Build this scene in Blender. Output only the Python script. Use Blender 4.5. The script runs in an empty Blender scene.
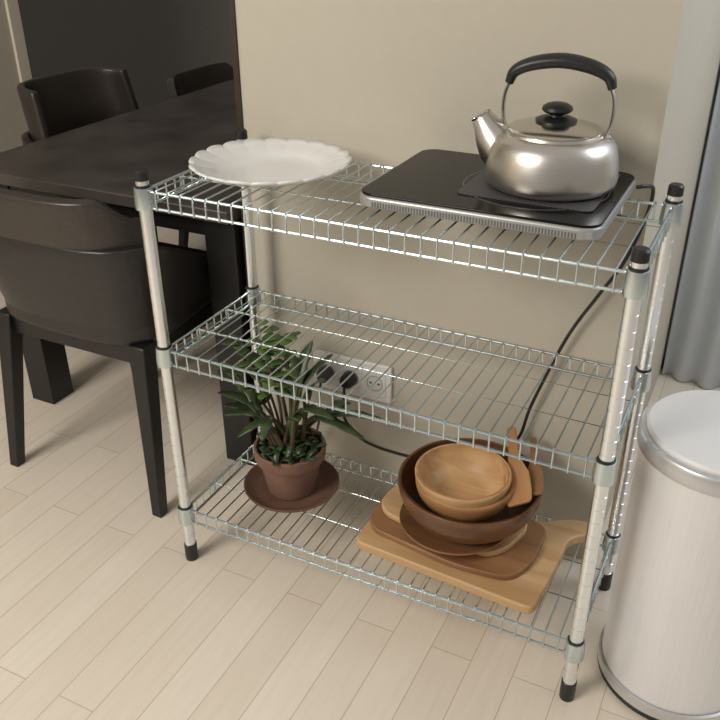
import bpy, bmesh, math, random
from mathutils import Vector, Matrix
random.seed(4)
S=bpy.context.scene
COL=S.collection
try:
    S.view_settings.view_transform='Standard'
except Exception: pass

# ------------------------------------------------------------ materials
def mat(name,col,rough=.5,metal=0,**kw):
    m=bpy.data.materials.new(name); m.use_nodes=True
    nt=m.node_tree; b=nt.nodes['Principled BSDF']
    b.inputs['Base Color'].default_value=(*col,1)
    b.inputs['Roughness'].default_value=rough
    b.inputs['Metallic'].default_value=metal
    for k,v in kw.items():
        if k in b.inputs: b.inputs[k].default_value=v
    return m
def nd(m,t): return m.node_tree.nodes.new(t)
def lk(m,a,b): m.node_tree.links.new(a,b)
def B(m): return m.node_tree.nodes['Principled BSDF']
def coords(m,scale=(1,1,1),rot=(0,0,0)):
    tc=nd(m,'ShaderNodeTexCoord'); mp=nd(m,'ShaderNodeMapping')
    mp.inputs['Scale'].default_value=scale; mp.inputs['Rotation'].default_value=rot
    lk(m,tc.outputs['Object'],mp.inputs['Vector']); return mp.outputs['Vector']
def noise_col(m,c1,c2,scale=5,stretch=(1,1,1),detail=4,lo=.3,hi=.7,bump=0,rough=None):
    v=coords(m,stretch); n=nd(m,'ShaderNodeTexNoise'); n.inputs['Scale'].default_value=scale; n.inputs['Detail'].default_value=detail
    lk(m,v,n.inputs['Vector']); r=nd(m,'ShaderNodeValToRGB')
    r.color_ramp.elements[0].position=lo; r.color_ramp.elements[1].position=hi
    r.color_ramp.elements[0].color=(*c1,1); r.color_ramp.elements[1].color=(*c2,1)
    lk(m,n.outputs['Fac'],r.inputs['Fac']); lk(m,r.outputs['Color'],B(m).inputs['Base Color'])
    if bump:
        bp=nd(m,'ShaderNodeBump'); bp.inputs['Strength'].default_value=bump; bp.inputs['Distance'].default_value=.002
        lk(m,n.outputs['Fac'],bp.inputs['Height']); lk(m,bp.outputs['Normal'],B(m).inputs['Normal'])
    if rough:
        mr=nd(m,'ShaderNodeMapRange'); mr.inputs['To Min'].default_value=rough[0]; mr.inputs['To Max'].default_value=rough[1]
        lk(m,n.outputs['Fac'],mr.inputs['Value']); lk(m,mr.outputs['Result'],B(m).inputs['Roughness'])
    return m
def wood(name,c1,c2,axis=0,scale=6,rough=.45):
    m=mat(name,c1,rough)
    st=[9,9,9]; st[axis]=1
    v=coords(m,tuple(st)); n=nd(m,'ShaderNodeTexNoise'); n.inputs['Scale'].default_value=scale; n.inputs['Detail'].default_value=5
    n.inputs['Distortion'].default_value=.6
    lk(m,v,n.inputs['Vector']); r=nd(m,'ShaderNodeValToRGB')
    r.color_ramp.elements[0].position=.32; r.color_ramp.elements[1].position=.68
    r.color_ramp.elements[0].color=(*c1,1); r.color_ramp.elements[1].color=(*c2,1)
    lk(m,n.outputs['Fac'],r.inputs['Fac']); lk(m,r.outputs['Color'],B(m).inputs['Base Color'])
    return m
M={}
M['wall']=noise_col(mat('wallpaper',(.5,.47,.4),.85),(.49,.455,.378),(.505,.468,.39),scale=40,bump=.03)
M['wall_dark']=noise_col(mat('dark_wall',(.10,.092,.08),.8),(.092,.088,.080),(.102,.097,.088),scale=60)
M['trim_dark']=mat('trim_dark',(.03,.02,.015),.4)
M['trim_light']=mat('trim_light',(.68,.62,.52),.5)
# floor
m=mat('floor_planks',(.7,.6,.48),.42); M['floor']=m
v=coords(m,(1,1,1),(0,0,math.radians(90)))
br=nd(m,'ShaderNodeTexBrick'); lk(m,v,br.inputs['Vector'])
br.offset=.37; br.offset_frequency=2
for k,val in (('Scale',1),('Mortar Size',.0009),('Mortar Smooth',.2),('Bias',0),('Brick Width',.62),('Row Height',.078)):
    br.inputs[k].default_value=val
br.inputs['Color1'].default_value=(.75,.665,.56,1); br.inputs['Color2'].default_value=(.80,.725,.62,1); br.inputs['Mortar'].default_value=(.50,.41,.31,1)
v2=coords(m,(14,1,1)); n=nd(m,'ShaderNodeTexNoise'); n.inputs['Scale'].default_value=6; n.inputs['Detail'].default_value=5; lk(m,v2,n.inputs['Vector'])
r=nd(m,'ShaderNodeValToRGB'); r.color_ramp.elements[0].color=(.95,.945,.935,1); r.color_ramp.elements[1].color=(1,1,1,1); r.color_ramp.elements[0].position=.3;r.color_ramp.elements[1].position=.65
lk(m,n.outputs['Fac'],r.inputs['Fac'])
mx=nd(m,'ShaderNodeMixRGB'); mx.blend_type='MULTIPLY'; mx.inputs['Fac'].default_value=1
lk(m,br.outputs['Color'],mx.inputs['Color1']); lk(m,r.outputs['Color'],mx.inputs['Color2']); lk(m,mx.outputs['Color'],B(m).inputs['Base Color'])

M['chrome']=mat('chrome_wire',(.60,.69,.72),.25,1)
M['chrome_post']=mat('chrome_post',(.84,.88,.91),.24,1)
M['black_plastic']=mat('black_plastic',(.012,.012,.013),.4)
M['steel']=noise_col(mat('brushed_steel',(.6,.57,.53),.25,1),(.64,.605,.56),(.66,.63,.585),scale=8,stretch=(1,1,60),rough=(.28,.34))
M['steel_lid']=mat('polished_steel',(.62,.6,.56),.2,1)
M['bin_steel']=noise_col(mat('bin_steel',(.8,.8,.8),.3,.7),(.74,.74,.75),(.79,.79,.80),scale=9,stretch=(50,50,1),rough=(.40,.46))
B(M['bin_steel']).inputs['Metallic'].default_value=.4
M['bin_band']=mat('bin_band',(.60,.60,.61),.34,.7)
M['bin_lid']=mat('bin_lid',(.68,.68,.675),.5,.1)
M['glass_black']=mat('ceramic_glass_black',(.004,.004,.005),.08); B(M['glass_black']).inputs['IOR'].default_value=1.28
M['grey_body']=mat('grey_plastic',(.38,.38,.37),.35,.4)
M['white_porc']=mat('white_porcelain',(.74,.74,.73),.2)
M['white_plastic']=mat('white_plastic',(.80,.79,.77),.35)
M['terracotta']=noise_col(mat('terracotta',(.2,.11,.085),.75),(.16,.085,.062),(.22,.12,.085),scale=25)
M['terra_dark']=noise_col(mat('terracotta_saucer',(.12,.06,.045),.6),(.11,.055,.036),(.15,.078,.05),scale=25)
M['soil']=noise_col(mat('soil',(.03,.02,.015),.95),(.015,.01,.008),(.06,.04,.03),scale=90,bump=1)
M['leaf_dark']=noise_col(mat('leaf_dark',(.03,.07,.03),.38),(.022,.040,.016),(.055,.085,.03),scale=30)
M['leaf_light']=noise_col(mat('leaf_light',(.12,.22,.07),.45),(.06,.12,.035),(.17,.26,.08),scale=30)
M['stem']=mat('plant_stem',(.09,.065,.035),.7)
M['wood_light']=wood('wood_light',(.46,.275,.125),(.62,.41,.215),0,3)
M['wood_bowl']=wood('wood_small_bowl',(.45,.25,.11),(.62,.40,.20),0,4)
M['wood_mid']=wood('wood_mid',(.21,.10,.042),(.32,.165,.072),0,3)
M['wood_brown']=wood('wood_brown',(.12,.055,.025),(.20,.095,.042),0,3)
M['wood_spoon']=wood('wood_spoon',(.36,.17,.07),(.50,.27,.12),0,3)
M['wood_dark']=wood('wood_dark',(.085,.035,.016),(.17,.075,.032),0,4,.35)
M['wood_plate']=wood('wood_plate',(.14,.06,.028),(.24,.115,.05),0,4)
M['leather']=noise_col(mat('dark_leather',(.03,.026,.024),.38),(.016,.014,.0135),(.023,.020,.019),scale=160,bump=.2)
B(M['leather']).inputs['Roughness'].default_value=.32
M['leather_back']=noise_col(mat('brown_leather',(.04,.03,.025),.33),(.030,.024,.020),(.042,.033,.028),scale=160,bump=.2)
M['black_wood']=mat('black_wood',(.009,.0085,.0085),.4)
M['table']=noise_col(mat('dark_table',(.03,.028,.027),.35),(.032,.026,.022),(.070,.058,.050),scale=6,rough=(.3,.5))
M['curtain']=mat('blue_grey_curtain',(.72,.78,.86),.8)
M['frame_blue']=mat('frame_blue_grey',(.30,.34,.40),.5)

# ------------------------------------------------------------ geometry helpers
def mkobj(name,bm,material,parent=None,smooth=True,loc=None,angle=35):
    me=bpy.data.meshes.new(name)
    bmesh.ops.recalc_face_normals(bm,faces=bm.faces)
    bm.to_mesh(me); bm.free()
    o=bpy.data.objects.new(name,me); COL.objects.link(o)
    if material: me.materials.append(material)
    if smooth:
        try: me.shade_smooth()
        except Exception:
            for p in me.polygons: p.use_smooth=True
        try: me.set_sharp_from_angle(angle=math.radians(angle))
        except Exception: pass
    if loc is not None: o.location=loc
    if parent: o.parent=parent
    return o
def empty(name,loc=(0,0,0),rz=0):
    e=bpy.data.objects.new(name,None); e.empty_display_size=.05; e.location=loc; e.rotation_euler=(0,0,rz); COL.objects.link(e); return e
def add_lathe(bm,prof,seg=48,c=(0,0,0),cap0=False,cap1=False,mod=None):
    rings=[]
    for (r,z) in prof:
        if r<1e-6:
            rings.append([bm.verts.new((c[0],c[1],c[2]+z))]); continue
        ring=[]
        for i in range(seg):
            a=2*math.pi*i/seg; rr=r
            ring.append(bm.verts.new((c[0]+rr*math.cos(a),c[1]+rr*math.sin(a),c[2]+z)))
        rings.append(ring)
    for A,Bq in zip(rings[:-1],rings[1:]):
        if len(A)==1 and len(Bq)==1: continue
        for i in range(seg):
            j=(i+1)%seg
            if len(A)==1: bm.faces.new((A[0],Bq[i],Bq[j]))
            elif len(Bq)==1: bm.faces.new((A[i],A[j],Bq[0]))
            else: bm.faces.new((A[i],A[j],Bq[j],Bq[i]))
    if cap0 and len(rings[0])>1: bm.faces.new(rings[0])
    if cap1 and len(rings[-1])>1: bm.faces.new(rings[-1])
def add_tube(bm,pts,rad,seg=8,cap=True,flat=None,up=None):
    pts=[Vector(p) for p in pts]; n=len(pts)
    if not isinstance(rad,(list,tuple)): rad=[rad]*n
    rings=[]; prev=None
    for i,p in enumerate(pts):
        if i==0: t=pts[1]-pts[0]
        elif i==n-1: t=pts[-1]-pts[-2]
        else: t=(pts[i+1]-pts[i]).normalized()+(pts[i]-pts[i-1]).normalized()
        t.normalize()
        if prev is None:
            ref=Vector(up) if up else (Vector((0,0,1)) if abs(t.z)<.9 else Vector((1,0,0)))
            a=(ref-t*ref.dot(t)).normalized()
        else:
            a=(prev-t*prev.dot(t)).normalized()
        prev=a; b=t.cross(a)
        fa,fb=(1,1) if not flat else flat
        rings.append([bm.verts.new(p+a*rad[i]*fa*math.cos(2*math.pi*k/seg)+b*rad[i]*fb*math.sin(2*math.pi*k/seg)) for k in range(seg)])
    for A,Bq in zip(rings[:-1],rings[1:]):
        for k in range(seg):
            j=(k+1)%seg; bm.faces.new((A[k],A[j],Bq[j],Bq[k]))
    if cap: bm.faces.new(rings[0]); bm.faces.new(rings[-1])
def smooth_path(pts,n=8):
    P=[Vector(p) for p in pts]; P=[2*P[0]-P[1]]+P+[2*P[-1]-P[-2]]; out=[]
    for i in range(1,len(P)-2):
        for k in range(n):
            t=k/n; a,b,c,d=P[i-1],P[i],P[i+1],P[i+2]
            out.append(.5*((2*b)+(c-a)*t+(2*a-5*b+4*c-d)*t*t+(3*b-a-3*c+d)*t**3))
    out.append(P[-2]); return out
def add_box(bm,lo,hi):
    vs=[bm.verts.new((x,y,z)) for z in (lo[2],hi[2]) for y in (lo[1],hi[1]) for x in (lo[0],hi[0])]
    for f in ((0,1,3,2),(4,5,7,6),(0,1,5,4),(2,3,7,6),(0,2,6,4),(1,3,7,5)): bm.faces.new([vs[i] for i in f])
def box(name,lo,hi,material,parent=None,bev=0):
    bm=bmesh.new(); add_box(bm,lo,hi)
    o=mkobj(name,bm,material,parent)
    if bev:
        md=o.modifiers.new('b','BEVEL'); md.width=bev; md.segments=3
    return o
def poly_slab(name,outline,z0,z1,material,parent=None,bev=.003):
    bm=bmesh.new()
    lo=[bm.verts.new((x,y,z0)) for x,y in outline]; hi=[bm.verts.new((x,y,z1)) for x,y in outline]
    n=len(outline)
    bm.faces.new(lo); bm.faces.new(hi)
    for i in range(n): bm.faces.new((lo[i],lo[(i+1)%n],hi[(i+1)%n],hi[i]))
    o=mkobj(name,bm,material,parent)
    if bev:
        md=o.modifiers.new('b','BEVEL'); md.width=bev; md.segments=3; md.limit_method='ANGLE'; md.angle_limit=math.radians(50)
    return o
def rrect(x0,y0,x1,y1,r,n=8):
    out=[]
    for cx,cy,a0 in ((x1-r,y1-r,0),(x0+r,y1-r,90),(x0+r,y0+r,180),(x1-r,y0+r,270)):
        for k in range(n+1):
            a=math.radians(a0+90*k/n); out.append((cx+r*math.cos(a),cy+r*math.sin(a)))
    return out
def lathe(name,prof,material,parent=None,seg=48,loc=None,cap0=False,cap1=False,angle=35):
    bm=bmesh.new(); add_lathe(bm,prof,seg,cap0=cap0,cap1=cap1); return mkobj(name,bm,material,parent,loc=loc,angle=angle)
def tube(name,pts,rad,material,parent=None,seg=10,**k):
    bm=bmesh.new(); add_tube(bm,pts,rad,seg,**k); return mkobj(name,bm,material,parent)

# ------------------------------------------------------------ room
W,D=.80,.296
YW=.356
box('floor',(-3.6,-3.0,-.05),(3.0,3.0,0),M['floor'])
box('wall_back',(-.034,YW,0),(.758,2.6,2.4),M['wall'])
box('trim_1',(-.046,YW-.004,0),(-.034,YW+.10,2.4),M['trim_dark'])
box('wall_far',(-3.6,2.6,0),(3.0,2.7,2.4),M['wall_dark'])
box('wall_left',(-1.62,-3.0,0),(-1.50,1.15,2.4),M['wall'])
box('trim_2',(-1.63,1.15,0),(-1.49,1.20,2.4),M['trim_light'],None,.003)
box('baseboard_left',(-1.50,-3.0,0),(-1.488,1.15,.07),M['trim_light'])
# balcony door on the right
dr=empty('door_1')
box('frame_jamb',(.758,1.27,0),(.80,1.33,2.2),M['frame_blue'],dr)
box('frame_jamb_right',(1.9,1.27,0),(1.95,1.33,2.2),M['frame_blue'],dr)
box('frame_head',(.758,1.27,2.15),(1.95,1.33,2.2),M['frame_blue'],dr)
box('frame_sill',(.758,1.27,0),(1.95,1.33,.04),M['frame_blue'],dr)
bm=bmesh.new()
N=160; rows=[]
for z in (.004,1.1,2.15):
    rows.append([bm.verts.new((.765+1.13*i/N,1.22+.014*math.sin(i*.62)+.01*math.sin(i*.23+1),z)) for i in range(N+1)])
for a,b in zip(rows[:-1],rows[1:]):
    for i in range(N): bm.faces.new((a[i],a[i+1],b[i+1],b[i]))
o=mkobj('curtain',bm,M['curtain']); md=o.modifiers.new('s','SOLIDIFY'); md.thickness=.004
box('wall_right',(1.95,1.25,0),(3.0,1.35,2.4),M['wall'])

# ------------------------------------------------------------ wire rack
rack=empty('wire_shelving_rack')
H=.832; RP=.0115
levels=[.7875,.4869,.1176]
for k,(x,y) in enumerate(((0,0),(W,0),(W,D),(0,D))):
    prof=[(RP,.03)]; z=.045
    while z<H-.02:
        prof+=[(RP,z-.0011),(RP-.0005,z-.0008),(RP-.0005,z+.0008),(RP,z+.0011)]; z+=.025
    prof.append((RP,H-.012))
    bm=bmesh.new(); add_lathe(bm,prof,36,(x,y,0),True,True); mkobj('post_%d'%(k+1),bm,M['chrome_post'],rack,angle=20)
    bm=bmesh.new()
    add_lathe(bm,[(0,H+.003),(.009,H+.003),(.0118,H),(.0122,H-.014),(.0115,H-.014)],20,(x,y,0))
    add_lathe(bm,[(0,0),(.0125,0),(.0132,.004),(.0132,.040),(.0115,.042)],20,(x,y,0))
    mkobj('post_cap_%d'%(k+1),bm,M['black_plastic'],rack)
    bm=bmesh.new(); bm2=bmesh.new()
    for z in levels:
        add_lathe(bm,[(.0118,z-.019),(.0165,z-.018),(.0172,z-.010),(.0158,z+.014),(.0155,z+.019),(.0118,z+.02)],28,(x,y,0))
        add_lathe(bm2,[(.0117,z+.019),(.0136,z+.0195),(.0132,z+.0225),(.0117,z+.023)],20,(x,y,0))
    mkobj('collar_%d'%(k+1),bm,M['chrome'],rack); mkobj('collar_sleeve_%d'%(k+1),bm2,M['black_plastic'],rack)
for li,zc in enumerate(levels):
    zu=zc+.012; zl=zc-.016; r=.0026; rw=.0016
    bm=bmesh.new()
    def loop(z):
        g=.014
        add_tube(bm,[(g,0,z),(W-g,0,z)],r,8); add_tube(bm,[(g,D,z),(W-g,D,z)],r,8)
        add_tube(bm,[(0,g,z),(0,D-g,z)],r,8); add_tube(bm,[(W,g,z),(W,D-g,z)],r,8)
    loop(zu); loop(zl)
    n=31
    for i in range(n):
        x=.027+(W-.054)*i/(n-1)
        add_tube(bm,[(x,-.0035,zl-.002),(x,-.0035,zu+.001),(x,0,zu+.0035),(x,D,zu+.0035),(x,D+.0035,zu+.001),(x,D+.0035,zl-.002)],rw,6)
    for y in (D*.34,D*.67):
        add_tube(bm,[(0,y,zl),(.0,y,zu-.003),(W,y,zu-.003),(W,y,zl)],r*.95,8)
    for xx in (-.003,W+.003):
        for j in range(1,11):
            y=.014+(D-.028)*j/11
            add_tube(bm,[(xx,y,zl),(xx,y,zu)],rw,6)
    mkobj('wire_shelf_%d'%(li+1),bm,M['chrome'],rack)
ZT=[l+.012+.0035+.0016 for l in levels]   # top of surface wires

# ------------------------------------------------------------ induction cooktop
ct=empty('induction_cooktop')
zb=ZT[0]
poly_slab('base',rrect(.385,.075,.720,.32,.02),zb,zb+.008,M['black_plastic'],ct,.001)
poly_slab('body',rrect(.364,.052,.736,.338,.03),zb+.006,zb+.024,M['grey_body'],ct,.004)
poly_slab('glass_top',rrect(.366,.056,.734,.336,.027),zb+.0235,zb+.0275,M['glass_black'],ct,.0012)
zc=zb+.0275
lathe('zone_ring',[(.110,0),(.1105,.0003),(.1115,.0003),(.112,0)],mat('zone_print',(.12,.12,.12),.3),ct,64,(.605,.20,zc-.0001))
bm=bmesh.new()
for i in range(68):
    add_box(bm,(.395+i*.0046,.0515,zb+.009),(.3975+i*.0046,.0535,zb+.017))
mkobj('vent_slots',bm,mat('vent_grey',(.12,.12,.12),.5),ct)
m=mat('mesh_mat',(.03,.03,.032),.5,.3); M['mesh_mat']=m
v=coords(m); ck=nd(m,'ShaderNodeTexChecker'); ck.inputs['Scale'].default_value=240; ck.inputs['Color1'].default_value=(.012,.012,.013,1); ck.inputs['Color2'].default_value=(.14,.14,.145,1)
lk(m,v,ck.inputs['Vector']); lk(m,ck.outputs['Color'],B(m).inputs['Base Color'])
poly_slab('heat_mat',rrect(.506,.112,.712,.318,.012),zc+.0004,zc+.0022,M['mesh_mat'],None,0)
zk=zc+.0024
# ------------------------------------------------------------ kettle
kt=empty('kettle',(.622,.216,zk),math.radians(6))
lathe('body',[(0,0),(.088,0),(.094,.002),(.0985,.006),(.1,.012),(.1005,.018),(.099,.034),(.0965,.050),(.093,.062),(.087,.072),(.079,.0775),(.073,.0795),(.072,.0825),(.064,.083)],M['steel'],kt,72,angle=50)
lathe('lid',[(.070,.0815),(.070,.0850),(.066,.0875),(.05,.092),(.03,.0955),(.014,.097),(0,.0975)],M['steel_lid'],kt,64)
lathe('lid_knob',[(.030,.0935),(.031,.0985),(.024,.1015),(.012,.1035),(.0105,.107),(.019,.109),(.023,.1125),(.022,.117),(.016,.121),(.008,.123),(0,.1235)],M['black_plastic'],kt,32)
tube('spout',[(-.066,0,.040),(-.086,0,.055),(-.097,0,.070),(-.106,0,.083),(-.114,0,.095)],[.040,.034,.0270,.0205,.0160],M['steel'],kt,28,cap=False)
tube('spout_lip',[(-.1137,0,.0945),(-.1152,0,.0968)],[.0162,.0167],M['steel_lid'],kt,28,cap=False)
tube('spout_opening',[(-.1128,0,.0933),(-.1135,0,.0942)],[.0154,.0154],M['black_plastic'],kt,28)
for s,nm in ((-1,'left'),(1,'right')):
    tube('bracket_'+nm,smooth_path([(s*.070,0,.074),(s*.078,0,.088),(s*.081,0,.110),(s*.079,0,.134),(s*.071,0,.154)],6),.0066,M['steel_lid'],kt,12,flat=(.45,1.25),up=(1,0,0))
    lathe('bracket_base_'+nm,[(0,0),(.012,0),(.012,.006),(.008,.009),(0,.009)],M['steel_lid'],kt,20,(s*.072,0,.073))
tube('grip',smooth_path([(-.075,0,.147),(-.067,0,.164),(-.041,0,.176),(0,0,.182),(.041,0,.176),(.067,0,.164),(.075,0,.147)],6),
     [.0072+.0048*math.sin(math.pi*min(1,max(0,i/36))) for i in range(37)],M['black_plastic'],kt,16,flat=(.9,1.3),up=(1,0,0))

# ------------------------------------------------------------ scalloped plate
bm=bmesh.new(); seg=320; prof=[(0,.004),(.05,.004),(.080,.005),(.089,.009),(.097,.013),(.112,.017),(.128,.021),(.137,.026)]
rings=[]
for (r,z) in prof:
    if r==0: rings.append([bm.verts.new((0,0,z))]); continue
    w=max(0,(r-.090)/.047)
    ring=[]
    for i in range(seg):
        a=2*math.pi*i/seg; s=abs(math.sin(a*10))**.6
        rr=r+w*.005*(s-.6); zz=z+w*.003*(s-.5)
        ring.append(bm.verts.new((rr*math.cos(a),rr*math.sin(a),zz)))
    rings.append(ring)
for A,Bq in zip(rings[:-1],rings[1:]):
    for i in range(seg):
        j=(i+1)%seg
        if len(A)==1: bm.faces.new((A[0],Bq[i],Bq[j]))
        else: bm.faces.new((A[i],A[j],Bq[j],Bq[i]))
pl=mkobj('scalloped_plate',bm,M['white_porc'],loc=(.153,.156,ZT[0]),angle=60)
md=pl.modifiers.new('s','SOLIDIFY'); md.thickness=.004; md.offset=0

# ------------------------------------------------------------ potted plant
pt=empty('potted_plant',(.165,.148,ZT[2]))
lathe('saucer',[(0,0),(.075,0),(.080,.003),(.098,.016),(.100,.020),(.097,.021),(.080,.009),(.07,.006),(0,.006)],M['terra_dark'],pt,56)
lathe('pot',[(0,.007),(.046,.007),(.049,.009),(.063,.080),(.064,.084),(.071,.086),(.073,.090),(.074,.112),(.072,.115),(.068,.114),(.065,.10),(0,.10)],M['terracotta'],pt,56)
lathe('potting_soil',[(0,.106),(.04,.105),(.066,.101),(.066,.098)],M['soil'],pt,40)
def add_leaf(bm,pts,width,notch=3,serr=.3,updir=Vector((0,0,1))):
    P=smooth_path(pts,6); n=len(P); L=[];C=[];R=[]
    for i,p in enumerate(P):
        t=i/(n-1); tt=P[min(i+1,n-1)]-P[max(i-1,0)]; tt.normalize()
        side=tt.cross(updir); 
        if side.length<1e-3: side=Vector((1,0,0))
        side.normalize(); nn=side.cross(tt)
        w=width*(math.sin(math.pi*min(1,t*.92+.07))**.6)*(1-serr*abs(math.sin(t*math.pi*notch)))
        if i==n-1: w*=.3
        L.append(bm.verts.new(p-side*w+nn*w*.25)); C.append(bm.verts.new(p)); R.append(bm.verts.new(p+side*w+nn*w*.25))
    for i in range(n-1):
        bm.faces.new((L[i],L[i+1],C[i+1],C[i])); bm.faces.new((C[i],C[i+1],R[i+1],R[i]))
o0=Vector((.165,.148,ZT[2]))
tips_light=[(.055,.224,.460),(.09,.25,.455),(.03,.205,.43),(.125,.215,.46),(.045,.17,.44),(.08,.19,.462),(.02,.16,.39),(.105,.16,.45),(.14,.18,.455)]
tips_dark=[(.03,.105,.36),(.02,.135,.31),(.350,.195,.335),(.24,.20,.45),(.335,.15,.31),(.22,.10,.35),(.10,.06,.30),(.285,.12,.36),(.06,.08,.33),(.25,.15,.42),(.19,.21,.465)]
bd=bmesh.new(); bl=bmesh.new(); bs=bmesh.new()
for k,t in enumerate(tips_dark):
    tip=Vector(t)-o0; base=Vector((random.uniform(-.022,.022),random.uniform(-.022,.022),.10))
    mid=base.lerp(tip,.5)+Vector((0,0,.035+random.uniform(0,.02))); mid.x=base.x*.6+tip.x*.4; mid.y=base.y*.6+tip.y*.4
    P=smooth_path([base,mid,tip],8)
    add_tube(bs,[P[i] for i in range(0,9)],[.0052]*9,6)
    add_leaf(bd,[P[4],P[8],P[12],P[16]],.017,4,.34)
    if k%2==0:
        b=P[8]; d=(P[12]-b).normalized(); a=random.choice((-.9,.9))
        d=Matrix.Rotation(a,3,'Z')@d; L=.06
        if (b+d*L).z+o0.z<.462 and (b+d*L).x<.19: add_leaf(bd,[b,b+d*L*.5+Vector((0,0,.008)),b+d*L+Vector((0,0,-.004))],.013,2,.3)
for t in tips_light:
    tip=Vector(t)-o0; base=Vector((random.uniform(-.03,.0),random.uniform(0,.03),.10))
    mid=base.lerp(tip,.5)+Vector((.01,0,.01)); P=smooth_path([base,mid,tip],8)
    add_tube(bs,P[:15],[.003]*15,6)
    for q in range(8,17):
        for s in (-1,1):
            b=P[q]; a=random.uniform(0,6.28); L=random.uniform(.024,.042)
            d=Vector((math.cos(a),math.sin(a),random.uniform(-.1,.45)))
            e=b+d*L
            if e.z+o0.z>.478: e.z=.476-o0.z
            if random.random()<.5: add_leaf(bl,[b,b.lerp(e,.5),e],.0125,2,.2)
for q in range(90):
    a=random.uniform(0,6.28); r=random.uniform(.01,.066); b=Vector((r*math.cos(a),r*math.sin(a),.102)); a2=random.uniform(0,6.28); L=random.uniform(.015,.032)
    add_leaf(bd,[b,b+Vector((math.cos(a2)*L*.5,math.sin(a2)*L*.5,L*.6)),b+Vector((math.cos(a2)*L,math.sin(a2)*L,L*.7))],.0065,1,.1)
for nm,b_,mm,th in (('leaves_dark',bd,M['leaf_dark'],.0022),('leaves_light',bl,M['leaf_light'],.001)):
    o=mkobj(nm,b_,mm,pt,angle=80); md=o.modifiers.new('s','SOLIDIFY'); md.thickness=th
mkobj('stems',bs,M['stem'],pt)

# ------------------------------------------------------------ cutting boards, bowls
z0=ZT[2]
def rounded_outline(pts,r,n=6):
    out=[]; N=len(pts)
    for i in range(N):
        p=Vector(pts[i]); a=(Vector(pts[i-1])-p); b=(Vector(pts[(i+1)%N])-p)
        rr=min(r,a.length*.45,b.length*.45); a.normalize(); b.normalize()
        s=p+a*rr; e=p+b*rr
        for k in range(n+1):
            t=k/n; out.append(tuple(((1-t)**2)*s+2*t*(1-t)*p+t*t*e))
    return out
poly_slab('cutting_board',rounded_outline([(.362,.042),(.720,.018),(.730,.17),(.728,.225),(.770,.262),(.768,.296),(.715,.285),(.67,.25),(.37,.24)],.022),z0,z0+.020,M['wood_light'],None,.004)
poly_slab('cutting_board',rounded_outline([(.364,.105),(.39,.075),(.56,.050),(.665,.060),(.690,.12),(.690,.225),(.63,.240),(.42,.24),(.368,.19)],.03),z0+.0205,z0+.033,M['wood_mid'],None,.003)
poly_slab('cutting_board',rounded_outline([(.372,.142),(.395,.115),(.50,.092),(.610,.088),(.640,.12),(.66,.20),(.62,.250),(.42,.25),(.376,.20)],.03),z0+.0335,z0+.046,M['wood_light'],None,.003)
zz=z0+.0465
def bowl(name,r,h,rb,th,material,loc,rot=(0,0,0)):
    prof=[(0,0),(rb,0)]
    n=14
    for k in range(1,n+1):
        t=k/n; prof.append((rb+(r-rb)*math.sin(t*math.pi/2)**.9, h*(1-math.cos(t*math.pi/2))**.85*1.0))
    prof.append((r-th*.3,h+th*.4)); prof.append((r-th,h))
    for k in range(n,0,-1):
        t=k/n; prof.append(((rb+(r-rb)*math.sin(t*math.pi/2)**.9)-th, max(th,h*(1-math.cos(t*math.pi/2))**.85+th*.35)))
    prof.append((0,th))
    o=lathe(name,prof,material,None,64,loc,angle=50); o.rotation_euler=rot; return o
lathe('wooden_plate',[(0,0),(.06,0),(.095,.008),(.105,.013),(.104,.016),(.09,.012),(.06,.0045),(0,.0045)],M['wood_plate'],None,56,(.528,.142,zz))
bowl('serving_bowl',.134,.088,.055,.007,M['wood_dark'],(.545,.165,zz+.005))
bowl('small_bowl',.092,.062,.038,.006,M['wood_spoon'],(.538,.157,zz+.036))
bowl('small_bowl',.089,.060,.038,.006,M['wood_bowl'],(.534,.155,zz+.054))
# wooden servers
def paddle(name,base,tip,w,material,th=.006):
    base=Vector(base); tip=Vector(tip); d=(tip-base); L=d.length
    pr=[(0,.70),(.03,.9),(.14,1.0),(.36,.95),(.52,.55),(.66,.36),(.97,.36),(1,.25)]
    out=[(t*L,w*s) for t,s in pr]+[(t*L,-w*s) for t,s in reversed(pr)]
    o=poly_slab(name,out,-th/2,th/2,material,None,.0015)
    x=d.normalized(); z=Vector((-.25,-.5,.8)); z=(z-x*z.dot(x)).normalized(); y=z.cross(x)
    o.matrix_world=Matrix((( x.x,y.x,z.x,base.x),(x.y,y.y,z.y,base.y),(x.z,y.z,z.z,base.z),(0,0,0,1)))
    return o
paddle('wooden_spatula',(.649,.135,zz+.092),(.574,.315,zz+.126),.026,M['wood_spoon'])
paddle('wooden_spatula',(.668,.165,zz+.098),(.618,.325,zz+.108),.017,M['wood_mid'])

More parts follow.
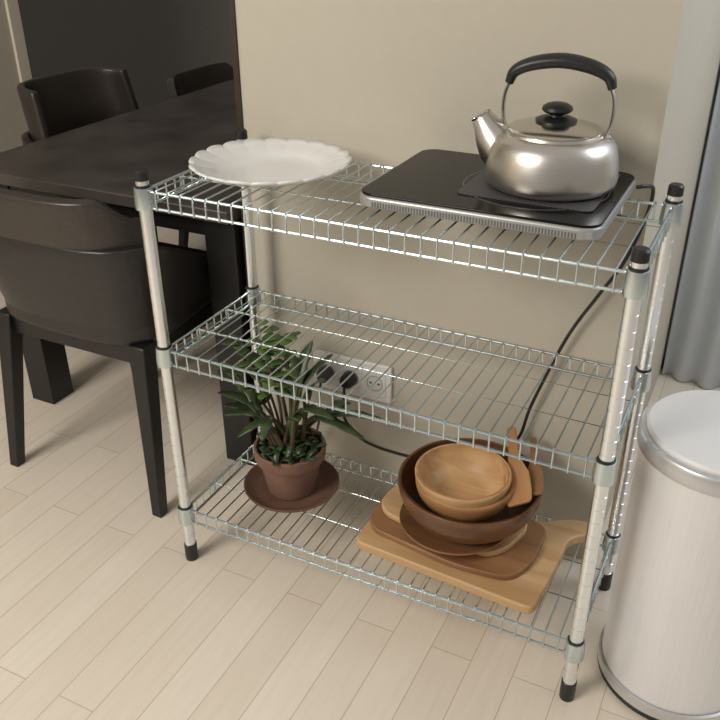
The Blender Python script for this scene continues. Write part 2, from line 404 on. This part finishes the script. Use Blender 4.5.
# ------------------------------------------------------------ outlet + cable
ol=empty('wall_outlet')
box('cover_plate',(.112,YW-.010,.268),(.300,YW,.358),M['white_plastic'],ol,.003)
for i,x in enumerate((.149,.206,.263)):
    box('module_%d'%i,(x-.025,YW-.0125,.280),(x+.025,YW-.008,.346),M['white_plastic'],ol,.002)
    bm=bmesh.new(); add_lathe(bm,[(.0185,0),(.0185,.001),(.017,.001),(.0165,-.003),(0,-.003)],28)
    o=mkobj('socket_%d'%i,bm,M['grey_body'],ol); o.rotation_euler=(math.radians(90),0,0); o.location=(x,YW-.0125,.313)
    bm=bmesh.new()
    for s in (-1,1): add_box(bm,(x+s*.0095-.0025,YW-.0128,.3105),(x+s*.0095+.0025,YW-.0118,.3155))
    mkobj('socket_hole_%d'%i,bm,M['black_plastic'],ol)
def plug(parent,x,m_):
    bm=bmesh.new(); add_lathe(bm,[(0,0),(.016,0),(.017,.006),(.016,.022),(.010,.030),(0,.031)],24)
    o=mkobj('plug',bm,m_,parent); o.rotation_euler=(math.radians(90),0,0); o.location=(x,YW-.0135,.313)
cd=empty('power_cord'); plug(cd,.206,M['black_plastic'])
tube('cable',smooth_path([(.206,YW-.044,.308),(.203,.315,.27),(.200,.325,.215),(.24,.33,.170),(.32,.335,.155),(.44,.338,.165),(.54,.337,.215),(.585,.337,.273),(.605,.336,.36),(.655,.335,.515),(.70,.332,.61),(.735,.333,.68),(.757,.345,.76),(.762,.335,.81),(.752,.310,zb+.016),(.741,.300,zb+.016)],8),.0032,M['black_plastic'],cd,8)
cd2=empty('power_cord'); gp=mat('grey_cord',(.06,.06,.06),.5); plug(cd2,.149,gp)
tube('cable',smooth_path([(.149,YW-.044,.308),(.145,.313,.27),(.135,.322,.19),(.10,.330,.10),(.03,.333,.03),(-.02,.325,.006)],8),.0028,gp,cd2,8)

# ------------------------------------------------------------ trash bin
tb=empty('trash_bin',(.952,.136,0),math.radians(75))
R=.125; HB=.488
lathe('base_ring',[(0,0),(R-.006,0),(R+.001,.004),(R+.001,.012),(R-.004,.016)],M['black_plastic'],tb,80)
lathe('base_band',[(R-.003,.014),(R+.002,.015),(R+.002,.034),(R-.002,.036)],M['bin_band'],tb,80)
lathe('body',[(R-.003,.034),(R-.003,HB)],M['bin_steel'],tb,96)
lathe('upper_band',[(R-.005,HB-.004),(R+.003,HB-.003),(R+.004,HB+.002),(R+.004,HB+.020),(R+.001,HB+.025),(R-.006,HB+.026),(R-.007,HB+.022)],M['bin_band'],tb,96)
lathe('lid',[(R-.007,HB+.022),(R-.0065,HB+.030),(R-.010,HB+.034),(R-.05,HB+.038),(0,HB+.040)],M['bin_lid'],tb,96)
box('pedal',(-.03,-R-.035,.008),(.03,-R+.01,.018),M['bin_band'],tb,.003)

# ------------------------------------------------------------ dining table
tbl=empty('dining_table')
TX0,TX1,TY0,TY1,TZ=-.83,-.052,.300,1.80,.66
box('table_top',(TX0,TY0,TZ-.028),(TX1,TY1,TZ),M['table'],tbl,.003)
box('apron_front',(TX0+.05,TY0+.035,TZ-.075),(TX1-.05,TY0+.055,TZ-.028),M['black_wood'],tbl)
box('apron_back',(TX0+.05,TY1-.055,TZ-.075),(TX1-.05,TY1-.035,TZ-.028),M['black_wood'],tbl)
box('apron_left',(TX0+.03,TY0+.04,TZ-.075),(TX0+.05,TY1-.04,TZ-.028),M['black_wood'],tbl)
box('apron_right',(TX1-.05,TY0+.04,TZ-.075),(TX1-.03,TY1-.04,TZ-.028),M['black_wood'],tbl)
for i,(x,y) in enumerate(((TX0+.045,TY0+.03),(TX1-.085,TY0+.03),(TX0+.045,TY1-.11),(TX1-.085,TY1-.11))):
    box('leg_%d'%(i+1),(x,y,0),(x+.078,y+.078,TZ-.028),M['black_wood'],tbl,.002)

# ------------------------------------------------------------ chairs
def upath(n=48,a=.235,yb=-.25,yf=.21,af=.205):
    pts=[]
    side=[(af+(a-af)*t, yf+(yb+.12-yf)*t) for t in [i/10 for i in range(11)]]
    arc=[]
    for k in range(1,16):
        th=math.pi/2*k/15
        arc.append((a*math.cos(th)**.55 if k<15 else 0, yb+.12-.12*math.sin(th)**.9))
    half=side+arc
    return half+[(-x,y) for x,y in reversed(half[:-1])]
def chair(loc,rz,top=.738,name='dining_chair',dropk=.085,narrow=.985,d0=.72):
    e=empty(name,loc,rz)
    P=upath()
    bm=bmesh.new(); rows=[]; nz=7; zbot=.405
    shl=min(.625,top-.10)
    for k in range(nz+1):
        t=k/nz; row=[]
        for (x,y) in P:
            u=max(0,min(1,(.21-y)/.42)); u=u*u*(3-2*u)
            zt=.465+(shl-.465)*u
            sc=.90+.10*math.sin(t*math.pi/2)
            row.append(bm.verts.new((x*sc,y*sc - (.012*u*t),zbot+(zt-zbot)*t)))
        rows.append(row)
    for A,Bq in zip(rows[:-1],rows[1:]):
        for i in range(len(P)-1): bm.faces.new((A[i],A[i+1],Bq[i+1],Bq[i]))
    o=mkobj('seat_shell',bm,M['leather'],e,angle=70); md=o.modifiers.new('s','SOLIDIFY'); md.thickness=.022; md.offset=-1 
    b=o.modifiers.new('b','BEVEL'); b.width=.006; b.segments=3; b.limit_method='ANGLE'
    out=[(x*.93,y*.93) for x,y in P]
    poly_slab('seat',out,.40,.462,M['leather'],e,.014)
    bm=bmesh.new(); rows=[]; Q=[p for p in P if p[1]<-.10]
    zb_=shl-.05
    for k in range(9):
        t=k/8; row=[]
        for (x,y) in Q:
            s=abs(x)/.235
            drop=dropk*max(0,(s-d0)/(1-d0))**2.0
            zt=top-drop
            xx=x*(narrow-.05*t); yy=y+.014-.035*t
            row.append(bm.verts.new((xx,yy,zb_+(zt-zb_)*t)))
        rows.append(row)
    for A,Bq in zip(rows[:-1],rows[1:]):
        for i in range(len(Q)-1): bm.faces.new((A[i],A[i+1],Bq[i+1],Bq[i]))
    o=mkobj('backrest',bm,M['leather_back'],e,angle=70); md=o.modifiers.new('s','SOLIDIFY'); md.thickness=.026; md.offset=0
    b=o.modifiers.new('b','BEVEL'); b.width=.008; b.segments=3; b.limit_method='ANGLE'
    for i,(tx,ty,bx,by) in enumerate(((-.19,-.19,-.219,-.243),(.19,-.19,.219,-.243),(-.175,.17,-.20,.20),(.175,.17,.20,.20))):
        bm=bmesh.new()
        def ring(cx,cy,z,h): return [bm.verts.new((cx+sx*h,cy+sy*h,z)) for sx,sy in ((-1,-1),(1,-1),(1,1),(-1,1))]
        A=ring(bx,by,0,.013); C=ring(tx,ty,.405,.021)
        bm.faces.new(A); bm.faces.new(C)
        for j in range(4): bm.faces.new((A[j],A[(j+1)%4],C[(j+1)%4],C[j]))
        o=mkobj('leg_%d'%(i+1),bm,M['black_wood'],e); bb=o.modifiers.new('b','BEVEL'); bb.width=.003; bb.segments=2
    box('rail_left',(-.20,-.19,.355),(-.18,.17,.40),M['black_wood'],e,.002)
    box('rail_right',(.18,-.19,.355),(.20,.17,.40),M['black_wood'],e,.002)
    box('rail_back',(-.19,-.20,.355),(.19,-.18,.40),M['black_wood'],e,.002)
    return e
chair((-.37,.328,0),0,top=.727,narrow=.89,dropk=.055,d0=.82)
chair((-.80,.885,0),math.radians(-90),top=.757,dropk=.006,narrow=.84)
chair((-.80,1.58,0),math.radians(-90),top=.66)

# ------------------------------------------------------------ lights, world, camera
def area(name,loc,target,size,power,col):
    l=bpy.data.lights.new(name,'AREA'); l.size=size; l.energy=power; l.color=col
    o=bpy.data.objects.new(name,l); o.location=loc
    o.rotation_euler=(Vector(target)-Vector(loc)).to_track_quat('-Z','Y').to_euler(); COL.objects.link(o)
area('window_light',(-.75,-2.2,2.2),(.1,.1,.2),1.1,64,(1,.935,.85))
area('balcony_light',(1.9,.8,1.8),(.9,1.0,.4),.8,13,(.90,.95,1))
w=bpy.data.worlds.new('World'); S.world=w; w.use_nodes=True
bg=w.node_tree.nodes['Background']; 
tc=w.node_tree.nodes.new('ShaderNodeTexCoord'); sp=w.node_tree.nodes.new('ShaderNodeSeparateXYZ'); rp=w.node_tree.nodes.new('ShaderNodeValToRGB')
w.node_tree.links.new(tc.outputs['Generated'],sp.inputs[0]); 
mr=w.node_tree.nodes.new('ShaderNodeMapRange'); mr.inputs['From Min'].default_value=-1; w.node_tree.links.new(sp.outputs['Z'],mr.inputs['Value']); w.node_tree.links.new(mr.outputs['Result'],rp.inputs['Fac'])
rp.color_ramp.elements[0].color=(.3,.27,.23,1); rp.color_ramp.elements[1].color=(1,.96,.90,1)
w.node_tree.links.new(rp.outputs['Color'],bg.inputs['Color']); bg.inputs['Strength'].default_value=.46

cam=bpy.data.cameras.new('Camera'); co=bpy.data.objects.new('Camera',cam); COL.objects.link(co); S.camera=co
cam.sensor_width=36; cam.sensor_fit='HORIZONTAL'; cam.lens=842.88/720*36; cam.clip_start=.02
yaw,pit,roll=-.46327,.50750,-.00550
fw=Vector((math.sin(yaw)*math.cos(pit),math.cos(yaw)*math.cos(pit),-math.sin(pit)))
r_=Vector((math.cos(yaw),-math.sin(yaw),0)); u_=r_.cross(fw)
r2=r_*math.cos(roll)+u_*math.sin(roll); u2=-r_*math.sin(roll)+u_*math.cos(roll)
co.matrix_world=Matrix(((r2.x,u2.x,-fw.x,.92721),(r2.y,u2.y,-fw.y,-1.05543),(r2.z,u2.z,-fw.z,1.23158),(0,0,0,1)))
